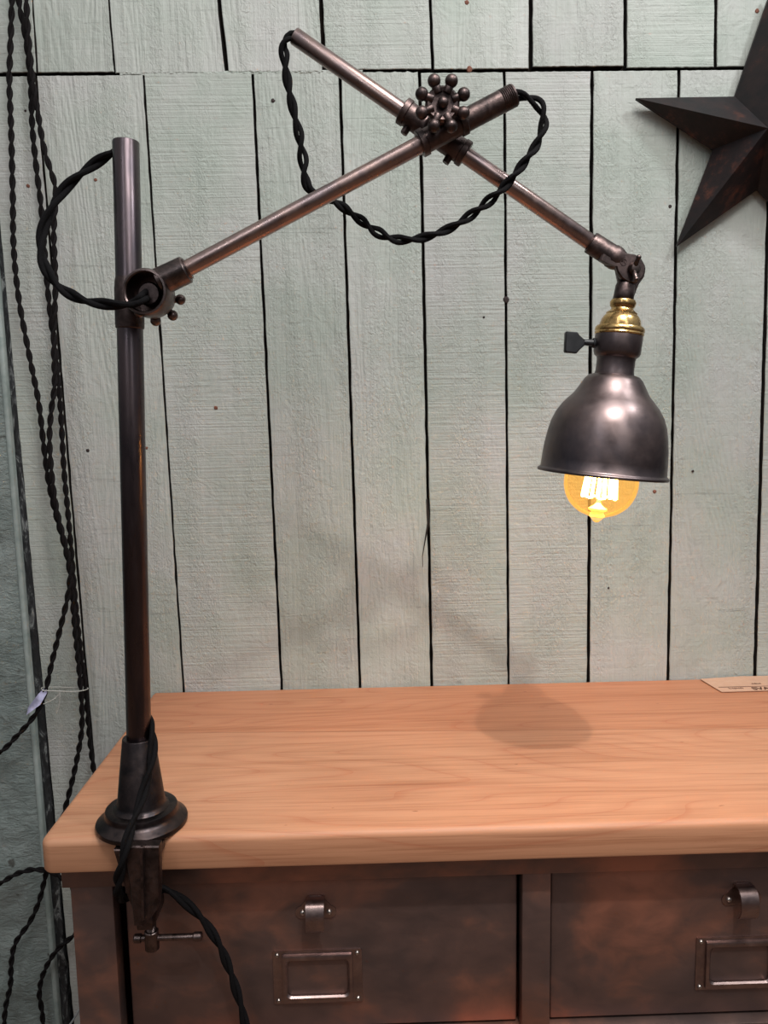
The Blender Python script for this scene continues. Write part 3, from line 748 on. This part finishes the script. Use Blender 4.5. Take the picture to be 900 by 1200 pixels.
# elbow
E0 = at(692, 284, UY); E1 = at(722, 303, UY); S = at(739, 313, UY)
bm = bmesh.new(); d = (E1-E0).normalized()
lathe(bm, [(.0082, 0), (.0104, 0), (.0110, .0010), (.0110, .024), (.0118, .0255), (.0118, .031), (.0095, .038), (0, .041)], E0, d, 32)
pts = []
u1 = at(707, 286, UY-.007)
outline = [(709, 289.5), (722, 295), (735, 296.5), (745, 298), (752, 303), (756.5, 311), (756.5, 319), (753, 326), (746, 331.5), (738, 331.5), (730, 327), (724, 319), (722, 312), (712, 309), (703, 304)]
prism(bm, [at(x, y, UY-.0095) for x, y in outline], (0, .0085, 0), .0014)
elb = obj('elbow', bm, M['cast'], lamp, auto=40)
bm = bmesh.new(); o2 = [(722, 312), (727, 303), (740, 299), (752, 304), (757, 314), (755.5, 324), (749, 333), (744.5, 345), (742, 352), (742, 357), (719.5, 357), (720, 350), (723, 338), (725.5, 329)]
prism(bm, [at(x, y, UY-.001) for x, y in o2], (0, .0080, 0), .0014)
axL = (at(705.5-.122*60, 555+.99*60, UY)-at(705.5+.122*60, 555-.99*60, UY)).normalized()   # lamp-head axis pointing down
RC = at(705.5, 555, UY)       # centre of the shade's rim
S_ = 0.80*0.0011130           # metres per photo pixel at the lamp head
PXM = (at(705, 555, UY)-at(706, 555, UY)).length
def hp(prof, r=PXM): return [(a*r, -b*r) for a, b in prof]       # (radius px, height above rim px) -> lathe along axL
lathe(bm, hp([(0, 216), (9.5, 216), (10.6, 213), (11.2, 205), (11.2, 199), (9, 196), (0, 196)]), RC, axL, 32)
obj('swivel_fork', bm, M['cast'], lamp, auto=40)
bm = bmesh.new(); c = at(742.5, 315, UY-.0095)
lathe(bm, [(0, 0), (.0062, 0), (.0062, .003), (.004, .007), (0, .0075)], c, (0, -1, 0), 20)
for (p, q) in (((744, 312), (748.5, 301.5)), ((743, 318), (745.5, 327))):
    a, b = at(*p, UY-.014), at(*q, UY-.020); cyl(bm, a, b, .0027, .0021, 12); ball(bm, b, .0026, 8)
obj('wing_nut', bm, M['knob'], elb, auto=50)
bm = bmesh.new(); mc = at(731, 307, UY-.0098)
ringp = [mc+Vector((.0031*cos(2*pi*k/20), -.0001, .0031*sin(2*pi*k/20))) for k in range(21)]; sweep(bm, ringp, .00035, 5, caps=False)
sweep(bm, [mc+Vector((-.0016, 0, -.0018)), mc+Vector((0, 0, .0016)), mc+Vector((.0016, 0, -.0018))], .00035, 5)
obj('maker_mark', bm, M['cast'], elb, label='small ringed casting mark')
# brass cap, socket, switch
bm = bmesh.new()
lathe(bm, hp([(10, 198), (13.2, 197.5), (14.5, 194.5), (13.8, 190.5), (12.2, 188.5), (12.8, 186.5), (15.8, 184), (17.2, 183), (17.2, 181.5), (19.2, 179.5), (21.6, 175.5), (22.8, 170.5), (23.0, 168.5), (25.6, 168), (27.3, 166), (27.6, 163), (26.9, 161.6), (27.5, 160), (26.8, 158.4), (20, 158)]), RC, axL, 56)
obj('brass_cap', bm, M['brass'], lamp, auto=38, label='golden brass cap')
bm = bmesh.new()
lathe(bm, hp([(20, 159), (26.2, 159), (26.6, 156), (26.3, 139), (25.0, 135.5), (22.0, 133), (21.4, 130), (21.4, 118), (22.0, 115), (22.0, 110), (18, 110)]), RC, axL, 56)
sock = obj('bulb_socket', bm, M['shade'], lamp, auto=38)
bm = bmesh.new()
kd = axL.cross(Vector((0, 1, 0))).normalized(); kd = kd if kd.x < 0 else -kd
k0 = at(703, 402, UY); k1 = at(682, 401, UY)
cyl(bm, k0, k1, .0036, .0032, 16); lathe(bm, [(.0048, 0), (.0054, .001), (.0048, .002)], at(697, 402, UY), k1-k0, 16, closed=True)
kp = [(686, 398.5), (680, 393), (677, 389), (664.5, 388), (663.3, 390), (662.3, 411), (663.5, 413), (676, 414), (679.5, 410), (685.5, 404.5)]
prism(bm, [at(x, y, UY-.004) for x, y in kp], (0, .008, 0), .0012)
obj('switch_key', bm, M['bake'], sock, auto=40, label='black turn key switch')
# shade
outp = [(22.5, 114), (28.5, 112.2), (32.5, 108), (35.5, 103), (38.5, 97.5), (42.5, 91), (48.5, 84.5), (54.5, 77.5), (60.5, 68), (64.8, 57), (67.6, 44), (69.6, 30), (70.8, 15), (71.3, 4)]
rim = [(72.6, 2.2), (73.9, 1.6), (74.6, -.2), (73.8, -1.9), (72.2, -1.9), (71.0, -.4)]
inp = [(a-1.1, b-.8) for a, b in reversed(outp)]
bm = bmesh.new(); full = outp+rim+inp
lathe(bm, hp(full), RC, axL, 96, closed=True)
for f in bm.faces: pass
sh = obj('lamp_shade', bm, [M['shade'], M['inner']], lamp, smooth=True, auto=60)
me = sh.data; ns = 96
for i, pl in enumerate(me.polygons):
    seg = i//ns
    if seg >= len(outp)+len(rim)-1 and seg < len(full)-1: pl.material_index = 1
# bulb
bm = bmesh.new(); gp = [(14, 60), (15, 52), (20, 42), (28, 31), (36, 18), (40.5, 6), (42.3, -6), (41.8, -17), (38.5, -28), (32, -38), (22, -46), (12, -50), (7.5, -51.5), (5, -54), (3.2, -56.5), (0, -57.5)]
cp = catmull([Vector((a, b, 0)) for a, b in gp], 2.0)
lathe(bm, hp([(max(0, p.x), p.y) for p in cp[:-1]]+[(0, -57.5)]), RC, axL, 56)
bulb = obj('bulb', bm, M['glass'], lamp, smooth=True, auto=80, label='lit amber glass globe bulb')
bm = bmesh.new(); lathe(bm, hp([(0, 100), (15, 100), (15.5, 62), (14.5, 59), (0, 59)]), RC, axL, 32); obj('bulb_cap', bm, M['bright'], bulb, auto=40)
u_, v_, w_ = frame(axL)
bm = bmesh.new(); N = 17
def cage(a, r, h): return RC - axL*h*PXM + (u_*cos(a)+v_*sin(a))*r*PXM
pth = []
for k in range(N):
    a = 2*pi*k/N
    if k % 2 == 0: pth += [cage(a, 15.5, 12), cage(a, 19.5, -28)]
    else: pth += [cage(a, 19.5, -28), cage(a, 15.5, 12)]
sweep(bm, [q for a, b in zip(pth, pth[1:]) for q in (a.lerp(b, .0), a.lerp(b, .5))]+[pth[-1]], .0015, 6)
obj('filament', bm, M['fil'], bulb, label='glowing squirrel-cage filament')
bm = bmesh.new(); lathe(bm, hp([(0, 58), (6, 56), (4.5, 30), (2.4, 10), (2.2, -34), (6, -38), (10.5, -41), (10.8, -43), (7, -45), (8.5, -48), (9, -50.2), (5.5, -54), (3, -55.6), (0, -56.4)]), RC, axL, 24)
obj('glass_stem', bm, M['stem'], bulb, smooth=True)
ld = D.lights.new('bulb_light', 'POINT'); ld.energy = 1.25; ld.color = (1.0, 0.60, 0.38); ld.shadow_soft_size = 0.017
lo = D.objects.new('bulb_light', ld); COL.objects.link(lo); lo.parent = lamp; lo.location = RC + axL*8*PXM - chain(lamp)

# lamp cords
def lcord(pts, label, ph=0, loose=0.0, r=.0026, pitch=.046):
    bm = twisted([at(*p) for p in pts], r, pitch, 0.0022, ph, loose)
    return obj('twisted_cord', bm, M['cord'], lamp, smooth=True, label=label)
lcord([(352, 47, UY), (345, 43, UY), (338, 44, UY-.002), (332.5, 54, UY-.003), (334, 70, UY-.003), (337, 95, UY-.003), (343, 125, UY-.002), (350, 155, UY), (355, 185, UY+.004), (357.5, 208, UY+.006), (363, 222, UY+.008), (380, 230, UY+.008), (398, 240, UY+.006),
       (420, 256, UY+.004), (444, 273, UY+.002), (468, 281, UY), (498, 278, UY-.002), (530, 266, UY-.006), (560, 246, UY-.012), (590, 220, UY-.022), (613, 192, UY-.026), (630, 167, UY-.026), (637.5, 142, UY-.026), (632, 123, UY-.026), (618, 114.5, UY-.027), (603, 111.5, AY-.005), (594, 116, AY-.005)],
      'black twisted cord looping between the two arm ends', .5, .35)
lcord([(147, 176, LY), (138, 176, LY+.004), (128, 181, LY+.006), (104, 197, LY+.004), (78, 219, LY), (60, 245, LY-.006), (49, 275, LY-.012), (49, 300, LY-.018), (57, 321, LY-.024), (75, 340, LY-.030), (100, 352, LY-.040), (130, 357, LY-.048), (152, 356, LY-.050), (166, 350, AY-.012), (172, 345, AY+.002)],
      'black twisted cord looping from pole top to lower joint', 1.1, .0, .0030, .080)
lcord([(170, 838, LY+.010), (176, 848, LY+.004), (179, 862, LY-.004), (179, 878, LY-.010), (176, 900, LY-.020), (169, 925, LY-.030), (161, 950, LY-.045), (153, 972, LY-.060), (147, 992, LY-.070), (142, 1015, LY-.071), (138, 1034, LY-.064), (139, 1047, LY-.050), (147, 1053, LY-.026), (166, 1048, LY-.020), (186, 1041, LY-.020), (203, 1047, LY-.018),
       (223, 1063, LY-.014), (243, 1085, LY-.010), (259, 1112, LY-.008), (270, 1140, LY-.006), (279, 1168, LY-.005), (287, 1200, LY-.005), (296, 1260, LY-.005), (300, 1400, LY-.005), (300, 1600, LY-.005)],
      'black twisted cord running down the base and over the drawer', .2, .0, .0029, .085)
